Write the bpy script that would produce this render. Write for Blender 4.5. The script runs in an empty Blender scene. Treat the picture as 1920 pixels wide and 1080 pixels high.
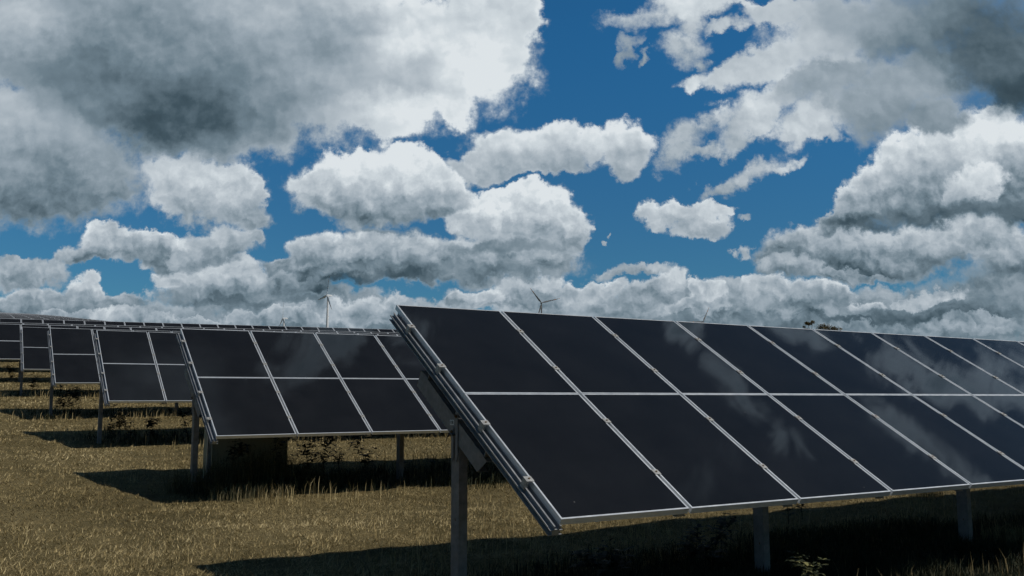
import bpy, bmesh, math, random
import numpy as np
from mathutils import Vector, Matrix
R = math.radians
random.seed(7)
rng = np.random.default_rng(7)
scene = bpy.context.scene
COL = scene.collection

# ------------------------------------------------------------------ camera
FPX = 1679.3                       # focal length in photo pixels (1920 wide)
PITCH = 0.1225
cam_d = bpy.data.cameras.new('camera')
cam = bpy.data.objects.new('camera', cam_d)
COL.objects.link(cam)
cam_d.sensor_width = 36.0
cam_d.lens = FPX / 1920 * 36.0
cam_d.clip_start = 0.05
cam_d.clip_end = 20000
cam.location = (0, 0, 0)
cam.rotation_euler = (R(90) + PITCH, 0, 0)
scene.camera = cam
scene.view_settings.view_transform = 'Standard'
scene.view_settings.look = 'None'
scene.view_settings.exposure = 0
scene.view_settings.gamma = 1

# field axes: X runs along the table rows, H runs back from row to row
AZ = 1.0234
XA = np.array([math.sin(AZ), math.cos(AZ), 0.0])
HA = np.array([-math.cos(AZ), math.sin(AZ), 0.0])
ZA = np.array([0.0, 0.0, 1.0])
FIELD_ROT = math.pi/2 - AZ         # turns local +x onto the row direction

# ------------------------------------------------------------------ sun
drop = -0.57*XA + 0.62*HA          # how far a shadow runs for one metre of height
sun_dir = -np.array([drop[0], drop[1], -1.0]); sun_dir /= np.linalg.norm(sun_dir)
SUN_EL = math.asin(sun_dir[2]); SUN_AZ = math.atan2(sun_dir[0], sun_dir[1])
sd = bpy.data.lights.new('sun', 'SUN'); sun = bpy.data.objects.new('sun', sd); COL.objects.link(sun)
sd.energy = 3.0; sd.angle = R(0.53); sd.color = (1.0, 0.945, 0.86)
sun.rotation_euler = Vector(sun_dir).to_track_quat('Z', 'Y').to_euler()
sun.location = (30, -10, 40)

# ------------------------------------------------------------------ sky with clouds
world = bpy.data.worlds.new('World'); scene.world = world; world.use_nodes = True
try: world.cycles.sampling_method = 'MANUAL'; world.cycles.sample_map_resolution = 512
except Exception: pass
WT = world.node_tree; WN = WT.nodes; WL = WT.links; WN.clear()

def setin(sock, v):
    if isinstance(v, bpy.types.NodeSocket): WL.new(v, sock)
    elif v is not None: sock.default_value = v
def M(op, a, b=None, c=None, clamp=False):
    n = WN.new('ShaderNodeMath'); n.operation = op; n.use_clamp = clamp
    for i, v in enumerate((a, b, c)): setin(n.inputs[i], v)
    return n.outputs[0]
def VM(op, a, b=None, c=None, out=0):
    n = WN.new('ShaderNodeVectorMath'); n.operation = op
    for i, v in enumerate((a, b, c)): setin(n.inputs[i], v)
    return n.outputs['Value'] if op in ('DOT_PRODUCT', 'LENGTH') else n.outputs['Vector']
def XYZ(a, b, c):
    n = WN.new('ShaderNodeCombineXYZ'); setin(n.inputs[0], a); setin(n.inputs[1], b); setin(n.inputs[2], c)
    return n.outputs[0]
def NOISE(vec, scale, detail, rough=0.55, lac=2.0, dist=0.0, w=None, col=False):
    n = WN.new('ShaderNodeTexNoise'); n.noise_dimensions = '2D'
    WL.new(vec, n.inputs['Vector'])
    n.inputs['Scale'].default_value = scale; n.inputs['Detail'].default_value = detail
    n.inputs['Roughness'].default_value = rough; n.inputs['Lacunarity'].default_value = lac
    n.inputs['Distortion'].default_value = dist
    return n.outputs['Color'] if col else n.outputs[0]
def RANGE(v, a, b, c=0.0, d=1.0, mode='SMOOTHSTEP'):
    n = WN.new('ShaderNodeMapRange'); n.interpolation_type = mode; n.clamp = True
    setin(n.inputs[0], v); setin(n.inputs[1], a); setin(n.inputs[2], b); setin(n.inputs[3], c); setin(n.inputs[4], d)
    return n.outputs[0]
def MIXF(f, a, b):
    n = WN.new('ShaderNodeMix'); n.data_type = 'FLOAT'
    setin(n.inputs[0], f); setin(n.inputs[2], a); setin(n.inputs[3], b)
    return n.outputs[0]
def MIXC(f, a, b, mode='MIX'):
    n = WN.new('ShaderNodeMix'); n.data_type = 'RGBA'; n.blend_type = mode
    setin(n.inputs[0], f); setin(n.inputs[6], a); setin(n.inputs[7], b)
    return n.outputs[2]

def px2uv(x, y):                   # a point of the sky seen in the photo -> (east/north, up/north)
    a = (x-960)/FPX; b = -(y-540)/FPX
    dy = math.cos(PITCH) - b*math.sin(PITCH); dz = math.sin(PITCH) + b*math.cos(PITCH)
    return np.array([a/dy, dz/dy])

tc = WN.new('ShaderNodeTexCoord'); D = tc.outputs['Generated']
sep = WN.new('ShaderNodeSeparateXYZ'); WL.new(D, sep.inputs[0])
dx, dy_, dz = sep.outputs[0], sep.outputs[1], sep.outputs[2]
ys = M('MAXIMUM', dy_, 0.08)
U = M('DIVIDE', dx, ys); V = M('DIVIDE', dz, ys)
P0 = XYZ(U, V, 0.0)
w1 = VM('SUBTRACT', NOISE(P0, 9.0, 3.0, 0.55, col=True), (0.5, 0.5, 0.5))
w2 = VM('SUBTRACT', NOISE(P0, 34.0, 5.0, 0.6, col=True), (0.5, 0.5, 0.5))
w3 = VM('SUBTRACT', NOISE(P0, 120.0, 4.0, 0.65, col=True), (0.5, 0.5, 0.5))
wsum = VM('MULTIPLY_ADD', w1, (0.080, 0.05, 0.0), VM('MULTIPLY_ADD', w2, (0.034, 0.030, 0.0), VM('MULTIPLY', w3, (0.007, 0.0065, 0.0))))
PW = VM('ADD', P0, wsum)
s2 = WN.new('ShaderNodeSeparateXYZ'); WL.new(PW, s2.inputs[0]); u, v = s2.outputs[0], s2.outputs[1]
f1 = XYZ(M('MULTIPLY', u, u), M('MULTIPLY', v, v), M('MULTIPLY', u, v))
f2 = XYZ(u, v, 1.0)

def ell(cx, cy, rx, ry, rot=0.0):
    """ellipse given in photo pixels (rot clockwise degrees) -> node output 1-d^2"""
    c, s = math.cos(R(rot)), math.sin(R(rot))
    A = np.array([[c, s], [-s, c]])/np.array([[rx], [ry]])     # px offset -> unit circle
    o = px2uv(cx, cy); e = 1.0
    J = np.column_stack([(px2uv(cx+e, cy)-o)/e, (px2uv(cx, cy+e)-o)/e])
    B = A @ np.linalg.inv(J); Q = B.T @ B
    a, b, d = Q[0, 0], Q[1, 1], 2*Q[0, 1]
    lx = -2*(Q @ o)
    n1 = VM('DOT_PRODUCT', f1, (-a, -b, -d))
    n2 = VM('DOT_PRODUCT', f2, (-lx[0], -lx[1], 1.0 - o @ Q @ o))
    return M('ADD', n1, n2)

# shared noise fields: coarse lumps high in the sky, finer ones towards the horizon
low = RANGE(V, 0.14, 0.34, 1.0, 0.0)
def VOR(vec, scale, detail, rough=0.5):
    n = WN.new('ShaderNodeTexVoronoi'); n.voronoi_dimensions = '2D'; n.feature = 'SMOOTH_F1'
    WL.new(vec, n.inputs['Vector']); n.inputs['Scale'].default_value = scale; n.inputs['Detail'].default_value = detail
    n.inputs['Roughness'].default_value = rough; n.inputs['Lacunarity'].default_value = 2.1; n.inputs['Smoothness'].default_value = 0.6
    n.normalize = True
    return n.outputs['Distance']
PA = VM('MULTIPLY_ADD', w2, (0.030, 0.026, 0.0), P0)
def LUMPS(vec):
    a = VOR(vec, 17.0, 2.0, 0.55); b = VOR(vec, 40.0, 2.0, 0.55)
    return MIXF(low, a, b)
edge_fb = M('SUBTRACT', MIXF(low, NOISE(P0, 22.0, 9.0, 0.655), NOISE(P0, 44.0, 8.0, 0.63)), 0.5)
L1 = LUMPS(PA)
dl = (0.0042, 0.0072, 0.0)
L2 = LUMPS(VM('ADD', PA, dl))
EDGE = M('ADD', M('MULTIPLY', edge_fb, 1.35), M('MULTIPLY', M('SUBTRACT', 0.34, L1), 0.65))
REL = M('MULTIPLY', M('SUBTRACT', L2, L1), M('MULTIPLY_ADD', low, -0.12, 0.62))
REL = M('ADD', REL, M('MULTIPLY', edge_fb, 0.38))
SOFT = M('SUBTRACT', MIXF(low, NOISE(VM('MULTIPLY', P0, (1.0, 1.8, 1.0)), 7.0, 4.0, 0.5), NOISE(VM('MULTIPLY', PA, (1.0, 3.2, 1.0)), 13.0, 4.0, 0.55)), 0.5)

# clouds from far to near: (ellipses, (x0,y0,brightness0, x1,y1,brightness1), edge raggedness, edge softness, relief)
CL = [
 # --- far grey-white band along the horizon
 ([(960,640,1300,52,0),(200,600,330,42,0),(620,598,260,34,0)], (0,560,.60,0,622,.34), .5,.30,.8),
 ([(1650,600,420,52,0),(1250,600,260,32,0)], (0,560,.56,0,618,.33), .5,.30,.9),
 ([(1815,575,190,50,0),(1905,545,120,60,0)], (0,530,.42,0,600,.20), .5,.4,.6),
 ([(640,565,90,22,0),(700,575,60,20,0)], (0,545,.56,0,590,.36), .6,.35,.9),
 ([(790,595,75,24,0),(690,592,70,24,0),(745,585,38,20,0)], (0,565,.74,0,612,.40), .6,.25,1.2),
 ([(110,572,110,34,0),(150,548,42,26,0),(225,562,80,24,0),(30,585,80,34,0)], (0,522,.78,0,595,.36), .6,.20,1.2),
 ([(150,598,70,14,0)], (0,585,.55,0,608,.38), .6,.25,1.0),
 ([(330,600,150,30,0),(260,590,90,20,0)], (0,570,.54,0,612,.33), .6,.35,.9),
 ([(1000,548,62,34,0),(950,562,110,24,0),(1080,556,70,26,0),(1110,548,46,20,0)], (0,516,.78,0,590,.42), .6,.20,1.1),
 ([(1160,580,130,26,0),(1060,590,120,22,0),(1210,560,60,22,0)], (0,548,.62,0,602,.42), .6,.30,.9),
 ([(1248,548,48,34,0),(1215,565,48,26,0),(1290,562,32,26,0)], (0,512,.84,0,585,.38), .6,.18,1.2),
 ([(1370,568,66,34,0),(1330,580,56,28,0),(1405,556,30,24,0)], (0,530,.72,0,602,.36), .6,.22,1.2),
 ([(1490,566,86,34,0),(1462,548,42,26,0),(1550,556,50,24,0),(1580,570,44,22,0)], (0,520,.80,0,598,.38), .6,.22,1.2),
 ([(1600,560,110,18,0),(1640,545,60,18,0)], (0,535,.56,0,580,.40), .6,.35,1.0),
 ([(1610,578,36,14,0)], (0,562,.72,0,592,.5), .6,.2,1.2),
 ([(1700,588,150,12,0),(1560,597,90,8,0)], (0,575,.28,0,604,.22), .4,.6,.4),
 ([(1800,612,140,16,0),(1640,612,100,12,0)], (0,600,.52,0,625,.40), .5,.4,1.0),
 ([(430,545,120,40,0),(425,508,60,24,0),(350,515,60,22,0),(520,540,90,32,0),(590,535,60,26,0)], (0,490,.80,0,572,.30), .6,.22,1.1),
 ([(410,565,100,10,0),(560,568,70,10,0)], (0,558,.24,0,575,.22), .4,.6,.3),
 ([(905,560,50,18,0),(870,572,40,14,0)], (0,540,.74,0,590,.45), .6,.2,1.3),
 ([(1330,560,40,18,0),(1300,585,60,16,0)], (0,545,.80,0,600,.45), .6,.2,1.3),
 ([(1760,555,46,14,0),(1850,598,60,12,0),(1700,566,40,10,0)], (0,540,.66,0,610,.45), .6,.3,1.2),
 ([(240,590,70,20,0),(300,600,60,16,0)], (0,570,.70,0,612,.42), .6,.25,1.3),
 ([(480,596,60,15,0),(560,600,70,14,0),(400,603,60,12,0)], (0,582,.62,0,615,.42), .6,.25,1.2),
 # --- small clouds over the right-centre
 ([(1185,514,78,13,-3)], (0,498,.74,0,530,.46), .7,.35,.8),
 ([(1419,472,15,17,0)], (0,456,.72,0,490,.55), .8,.4,.8),
 ([(1148,430,5,5,0)], (0,424,.6,0,436,.5), .8,.5,.5),
 ([(1130,452,10,5,-20)], (0,446,.6,0,458,.5), .8,.5,.5),
 ([(1096,412,10,8,0)], (0,404,.7,0,420,.6), .8,.4,.5),
 ([(1393,405,14,7,-10)], (0,395,.55,0,412,.5), 1.0,.6,.5),
 ([(1300,400,66,27,8),(1345,383,40,16,0),(1330,425,52,20,10),(1255,405,34,30,0)], (0,368,.84,0,450,.58), .75,.24,1.0),
 # --- left small clouds
 ([(40,515,72,32,0),(80,505,38,24,0),(10,492,38,16,0)], (0,480,.60,0,548,.34), .65,.25,1.2),
 ([(205,462,82,32,0),(180,448,48,24,0),(150,480,60,20,0),(300,472,62,34,0),(300,448,26,20,0)], (0,424,.84,0,505,.32), .6,.18,1.3),
 ([(400,465,66,33,0),(360,478,52,26,0),(440,452,30,20,0)], (0,432,.66,0,505,.40), .75,.25,1.1),
 # --- middle wide bank
 ([(700,448,90,24,0)], (0,425,.42,0,470,.34), .6,.4,.6),
 ([(800,490,250,46,0),(660,480,120,42,0),(590,495,70,28,0),(960,470,110,44,0),(1010,490,50,34,0),(540,500,50,18,0)], (0,432,.72,0,545,.22), .6,.20,1.3),
 ([(880,505,190,16,0),(720,528,130,12,0)], (0,490,.40,0,535,.16), .45,.6,.5),
 ([(960,395,110,46,0),(1010,410,80,46,0),(900,395,76,46,0),(955,365,60,22,0),(1045,430,44,38,0)], (0,355,.98,0,480,.40), .6,.16,1.5),
 ([(960,465,120,14,0)], (0,455,.36,0,480,.34), .5,.6,.5),
 # --- bright middle cumulus pair
 ([(1010,272,120,40,0),(920,300,55,36,0),(1055,252,60,30,0),(1150,272,62,46,0),(1170,300,48,34,0),(1000,310,90,22,0)], (0,225,1.02,0,345,.50), .65,.20,1.3),
 ([(860,312,40,24,0)], (0,290,.74,0,335,.6), .7,.3,1.0),
 ([(700,350,136,70,0),(640,350,80,58,0),(735,310,68,38,0),(660,310,56,32,0),(820,365,62,46,0),(780,330,60,36,0)], (0,290,1.04,0,425,.28), .52,.14,1.5),
 ([(385,358,104,62,0),(350,335,72,44,0),(430,385,68,48,0),(410,330,60,34,0),(470,360,30,36,0)], (0,300,.86,0,440,.46), .7,.22,1.4),
 ([(430,388,38,24,0)], (0,370,.90,0,415,.62), .5,.9,.6),
 # --- left mass
 ([(100,320,195,100,0),(60,240,140,90,0),(200,350,72,46,0),(120,375,120,36,0),(40,200,90,50,0)], (40,200,.72,0,405,.32), .6,.25,.9),
 # --- right cumulus tower
 ([(1680,470,190,50,0),(1540,475,96,44,0),(1600,440,70,34,0),(1800,450,110,44,0),(1560,500,70,30,0),(1860,470,70,40,0)], (0,418,.74,0,528,.18), .55,.20,1.2),
 ([(1500,505,50,22,0),(1600,512,80,10,0)], (0,490,.56,0,525,.30), .5,.35,1.1),
 ([(1900,500,90,30,0)], (0,470,.52,0,530,.30), .5,.35,1.0),
 ([(1830,275,118,80,0),(1900,320,130,100,0),(1720,318,86,64,0),(1660,350,66,52,0),(1780,350,160,60,0),(1600,385,50,44,0),(1860,225,60,34,0),(1570,415,30,30,-40)], (1700,230,1.0,1760,440,.22), .55,.14,1.6),
 ([(1840,345,62,42,-25),(1790,375,30,20,-25)], (0,320,.92,0,400,.60), .6,.3,1.1),
 ([(1800,402,230,24,0),(1650,412,110,16,0)], (0,385,.26,0,425,.15), .4,.6,.4),
 # --- streaky bank, upper right
 ([(1170,92,14,30,10),(1200,105,10,16,0)], (0,60,.6,0,120,.45), 1.1,.6,.6),
 ([(1210,28,92,26,-14),(1300,8,100,24,0),(1400,6,80,10,0)], (0,0,.88,0,60,.68), 1.15,.45,1.0),
 ([(1265,85,56,36,20),(1290,50,38,30,0),(1360,52,60,16,-12),(1310,115,36,16,20)], (0,30,.80,0,130,.66), 1.3,.5,1.0),
 ([(1262,262,40,34,0),(1262,300,36,28,0),(1330,235,92,22,-28),(1310,290,60,14,-18)], (0,220,.74,0,330,.60), 1.3,.6,1.0),
 ([(1400,318,76,22,-22),(1450,305,42,12,-28),(1340,345,40,14,-30)], (0,290,.80,0,350,.62), 1.25,.5,1.0),
 ([(1520,220,80,44,-30),(1440,200,120,40,-28),(1400,240,70,26,-28),(1310,152,48,20,-8),(1500,255,60,18,0)], (0,150,.92,0,270,.70), 1.0,.36,1.2),
 ([(1650,200,110,58,0),(1560,150,120,60,-15),(1700,150,120,60,0),(1750,215,70,34,0)], (0,100,.62,0,250,.42), .6,.35,.6),
 ([(1440,120,90,34,-22),(1560,60,120,60,-20),(1480,20,70,26,0),(1390,140,60,22,-20)], (0,20,.74,0,160,.80), .6,.3,.7),
 ([(1720,40,240,70,0),(1850,90,170,110,0),(1900,160,90,60,0)], (1560,0,.56,1860,110,.24), .5,.45,.45),
 # --- big cloud, upper left
 ([(430,90,480,180,0),(780,110,200,130,0),(880,70,110,110,0),(960,20,60,60,0),(700,200,140,56,0),(850,190,60,50,20),(400,225,190,76,0),(330,190,200,70,0),(60,60,220,100,0)], (300,250,.50,880,110,.88), .62,.18,.75),
]
# soft broad shade and light inside the cloud masses: (amount, ellipse)
TONE = [(-.24,(300,190,290,95,8)),(-.12,(430,225,260,60,0)),(-.06,(170,80,260,90,0)),(-.12,(330,260,200,50,8)),(-.16,(560,120,190,80,0)),
        (.12,(740,80,90,60,0)),(.20,(730,215,140,36,0)),(.14,(900,130,60,60,0)),(-.14,(640,60,80,70,0)),(-.16,(800,150,90,40,-20)),(-.12,(690,30,120,30,0)),(.10,(30,60,80,60,0)),(-.06,(40,385,150,34,0)),(-.10,(150,300,150,40,0)),
        (-.12,(1720,110,160,60,0)),(-.14,(1900,170,120,50,0)),(-.12,(1700,330,120,40,-30)),(.14,(1890,240,80,50,0)),(.16,(60,20,120,40,0)),(-.20,(630,540,75,30,0)),(-.12,(1010,565,60,24,0)),(-.10,(1330,590,70,20,0))]
bright = None; cover = None
for ells, (x0, y0, b0, x1, y1, b1), rag, soft, rel in CL:
    F = None
    for e in ells:
        o = ell(e[0], e[1], e[2]*1.05, e[3]*1.06, e[4])
        if F is None: F = o
        else:
            F = M('SMOOTH_MAX', F, o, 0.12)
    Dn = M('MULTIPLY_ADD', EDGE, rag*1.5, F)
    if x0 == 0 and x1 == 0: x0 = x1 = ells[0][0]
    a_, b_ = px2uv(x0, y0), px2uv(x1, y1); g = b_-a_; k = 1/(g@g)
    t = VM('DOT_PRODUCT', f2, (g[0]*k, g[1]*k, -(a_@g)*k))
    bb = RANGE(t, 0.0, 1.0, b0, b1)
    A = RANGE(Dn, -0.26, soft*2.1)
    bb = M('MULTIPLY_ADD', REL, rel, bb)
    # thin rims let the light through
    rim = RANGE(Dn, 0.0, 0.75, 0.16, 0.0)
    bb = M('ADD', bb, rim)
    val = XYZ(bb, 1.0, 0.0)
    n = WN.new('ShaderNodeMix'); n.data_type = 'VECTOR'; WL.new(A, n.inputs[0])
    if bright is None: n.inputs[4].default_value = (0.5, 0.0, 0.0)
    else: WL.new(bright, n.inputs[4])
    WL.new(val, n.inputs[5]); bright = n.outputs[1]
sc_ = WN.new('ShaderNodeSeparateXYZ'); WL.new(bright, sc_.inputs[0]); bright, cover = sc_.outputs[0], sc_.outputs[1]
for amt, e in TONE:
    g = M('MAXIMUM', M('MULTIPLY_ADD', ell(*e), 0.5, 0.5), 0.0)
    bright = M('MULTIPLY_ADD', M('MULTIPLY', g, g), amt, bright)
bright = M('MULTIPLY_ADD', SOFT, M('MULTIPLY_ADD', low, 0.18, 0.30), bright)
# the rest of the sky, outside what the photo shows: loose fair-weather clouds
den = M('ADD', M('ABSOLUTE', dz), 0.16)
G0 = XYZ(M('DIVIDE', dx, den), M('DIVIDE', dy_, den), 0.0)
gn = NOISE(G0, 1.35, 9.0, 0.58, dist=0.25)
def gell(cx, cy, rx, ry, rot=0.0):
    c, s = math.cos(R(rot)), math.sin(R(rot)); q = VM('SUBTRACT', G0, (cx, cy, 0.0))
    a = VM('DOT_PRODUCT', q, (c/rx, s/rx, 0)); b = VM('DOT_PRODUCT', q, (-s/ry, c/ry, 0))
    return M('SUBTRACT', 1.0, M('ADD', M('MULTIPLY', a, a), M('MULTIPLY', b, b)))
gbank = None
for e in [(.55,.835,.13,.030,-25),(.88,1.03,.15,.055,8),(1.10,1.12,.20,.08,20),(.86,.905,.12,.028,-12),(.655,.985,.06,.018,10),(.47,.90,.03,.05,0),(.03,.60,.035,.10,-30),(.12,.66,.05,.05,0)]:
    o = gell(*e); gbank = o if gbank is None else M('SMOOTH_MAX', gbank, o, .1)
g2 = NOISE(G0, 13.0, 8.0, .62, dist=.5)
gn = M('MAXIMUM', M('SUBTRACT', gn, .03), M('MULTIPLY_ADD', gbank, .11, M('MULTIPLY_ADD', g2, .62, .245)))
gcov = RANGE(gn, 0.545, 0.70)
gb = RANGE(gn, 0.56, 0.80, 0.82, 0.36)
inside = M('MULTIPLY', RANGE(M('ABSOLUTE', U), 0.66, 0.82, 1.0, 0.0), RANGE(V, 0.50, 0.64, 1.0, 0.0))
inside = M('MULTIPLY', inside, RANGE(dy_, 0.1, 0.2))
stops = [(0.0,(.026,.046,.062)),(.15,(.055,.090,.115)),(.35,(.155,.215,.26)),(.55,(.30,.365,.42)),(.75,(.46,.52,.57)),(.92,(.62,.68,.72)),(1.0,(.72,.77,.80))]
def cloud_colour(b):
    ramp = WN.new('ShaderNodeValToRGB'); WL.new(b, ramp.inputs[0])
    cr = ramp.color_ramp; cr.interpolation = 'LINEAR'
    cr.elements[0].position = 0.0; cr.elements[0].color = (*stops[0][1], 1)
    cr.elements[1].position = 1.0; cr.elements[1].color = (*stops[-1][1], 1)
    for p_, c_ in stops[1:-1]:
        el = cr.elements.new(p_); el.color = (*c_, 1)
    return ramp.outputs[0]
sky = WN.new('ShaderNodeTexSky'); sky.sky_type = 'NISHITA'; sky.sun_disc = False
sky.sun_elevation = SUN_EL; sky.sun_rotation = SUN_AZ; sky.air_density = 1.0; sky.dust_density = 0.3; sky.ozone_density = 2.2
STR = 0.08
tint = WN.new('ShaderNodeMix'); tint.data_type = 'VECTOR'; WL.new(RANGE(V, 0.10, 0.45), tint.inputs[0])
tint.inputs[4].default_value = (0.20, 0.50, 0.68); tint.inputs[5].default_value = (0.17, 0.65, 0.92)
skyc = VM('MULTIPLY', sky.outputs[0], tint.outputs[1])
skyg = VM('MULTIPLY', sky.outputs[0], (0.21, 0.36, 0.42))
def background(cov, b, skyc, tone=(1.0, 1.0, 1.0)):
    cloudc = VM('SCALE', VM('MULTIPLY', cloud_colour(b), tone)); cloudc.node.inputs['Scale'].default_value = 1.0/STR
    bg = WN.new('ShaderNodeBackground'); bg.inputs['Strength'].default_value = STR
    WL.new(MIXC(cov, skyc, cloudc), bg.inputs[0]); return bg.outputs[0]
mixs = WN.new('ShaderNodeMixShader'); WL.new(inside, mixs.inputs[0])
WL.new(background(gcov, gb, skyg, (0.90, 1.04, 1.18)), mixs.inputs[1]); WL.new(background(cover, bright, skyc), mixs.inputs[2])
wo = WN.new('ShaderNodeOutputWorld'); WL.new(mixs.outputs[0], wo.inputs[0])
scene.cycles.use_adaptive_sampling = True
scene.cycles.adaptive_threshold = 0.02
scene.cycles.adaptive_min_samples = 12
scene.cycles.max_bounces = 6; scene.cycles.diffuse_bounces = 2; scene.cycles.glossy_bounces = 3

# ------------------------------------------------------------------ materials
def mat(name, base, rough=0.6, metal=0.0, spec=0.5):
    m = bpy.data.materials.new(name); m.use_nodes = True
    b = m.node_tree.nodes['Principled BSDF']
    b.inputs['Base Color'].default_value = (*base, 1); b.inputs['Roughness'].default_value = rough
    b.inputs['Metallic'].default_value = metal; b.inputs['Specular IOR Level'].default_value = spec
    return m, m.node_tree, b
def nz(nt, scale, detail=4, rough=0.55, coord='Object', vec=None, stretch=None):
    N_, L_ = nt.nodes, nt.links
    if vec is None:
        t = N_.new('ShaderNodeTexCoord'); vec = t.outputs[coord]
    if stretch:
        mp = N_.new('ShaderNodeMapping'); mp.inputs['Scale'].default_value = stretch; L_.new(vec, mp.inputs[0]); vec = mp.outputs[0]
    n = N_.new('ShaderNodeTexNoise'); n.inputs['Scale'].default_value = scale; n.inputs['Detail'].default_value = detail
    n.inputs['Roughness'].default_value = rough; L_.new(vec, n.inputs['Vector'])
    return n.outputs[0]
def rampn(nt, fac, stops):
    r = nt.nodes.new('ShaderNodeValToRGB'); nt.links.new(fac, r.inputs[0]); cr = r.color_ramp
    cr.elements[0].position = stops[0][0]; cr.elements[0].color = (*stops[0][1], 1)
    cr.elements[1].position = stops[-1][0]; cr.elements[1].color = (*stops[-1][1], 1)
    for p, c in stops[1:-1]:
        e = cr.elements.new(p); e.color = (*c, 1)
    return r.outputs[0]
def metal_mat(name, c0, c1, rough, metal, scale=9.0):
    m, nt, b = mat(name, c0, rough, metal)
    n = nz(nt, scale, 6, 0.65)
    nt.links.new(rampn(nt, n, [(0.3, c0), (0.7, c1)]), b.inputs['Base Color'])
    nt.links.new(rampn(nt, nz(nt, scale*2.3, 4), [(0.3, (rough-.08,)*3), (0.7, (rough+.12,)*3)]), b.inputs['Roughness'])
    return m
FRAME_M = metal_mat('aluminium_frame', (.68,.71,.74), (.80,.83,.86), .36, .5, 5.0)
RAIL_M = metal_mat('aluminium_rail', (.27,.28,.29), (.42,.43,.44), .42, .6, 6.0)
STEEL_M = metal_mat('galvanised_steel', (.15,.15,.16), (.27,.265,.265), .55, .35, 14.0)
CLAMP_M = metal_mat('clamp_metal', (.30,.30,.29), (.46,.46,.45), .5, .4, 30.0)
BOLT_M = metal_mat('rusty_bolt', (.10,.06,.03), (.22,.14,.07), .7, .3, 60.0)

# dark thin-film glass: nearly black layer under a clear sheet, a few dust spots and bird marks
GLASS_M, nt, b = mat('thin_film_glass', (.013,.014,.017), .06, 0.0, 0.5)
b.inputs['IOR'].default_value = 1.30
gi = nt.nodes.new('ShaderNodeObjectInfo')
tcg = nt.nodes.new('ShaderNodeTexCoord')
ad = nt.nodes.new('ShaderNodeVectorMath'); ad.operation = 'MULTIPLY_ADD'
nt.links.new(gi.outputs['Random'], ad.inputs[0]); ad.inputs[1].default_value = (37.0, 91.0, 11.0); nt.links.new(tcg.outputs['Object'], ad.inputs[2])
vo = nt.nodes.new('ShaderNodeTexVoronoi'); vo.inputs['Scale'].default_value = 3.2; nt.links.new(ad.outputs[0], vo.inputs['Vector'])
ds = nz(nt, 60.0, 3, vec=ad.outputs[0])
mm = nt.nodes.new('ShaderNodeMath'); mm.operation = 'MULTIPLY_ADD'; nt.links.new(ds, mm.inputs[0]); mm.inputs[1].default_value = 0.02; nt.links.new(vo.outputs['Distance'], mm.inputs[2])
sp = nt.nodes.new('ShaderNodeMapRange'); nt.links.new(mm.outputs[0], sp.inputs[0]); sp.inputs[1].default_value = 0.018; sp.inputs[2].default_value = 0.026; sp.inputs[3].default_value = 1.0; sp.inputs[4].default_value = 0.0
film = rampn(nt, nz(nt, 2.0, 5, vec=ad.outputs[0]), [(0.3, (.0092,.0096,.0103)), (0.75, (.0142,.0147,.0158))])
mx = nt.nodes.new('ShaderNodeMix'); mx.data_type = 'RGBA'; nt.links.new(sp.outputs[0], mx.inputs[0]); nt.links.new(film, mx.inputs[6]); mx.inputs[7].default_value = (.22,.22,.21,1)
nt.links.new(mx.outputs[2], b.inputs['Base Color'])
nt.links.new(rampn(nt, nz(nt, 5.0, 6, 0.7, vec=ad.outputs[0]), [(0.35, (.02,)*3), (0.75, (.06,)*3)]), b.inputs['Roughness'])
BACK_M, _, _ = mat('glass_back', (.06,.062,.065), .5)

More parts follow.
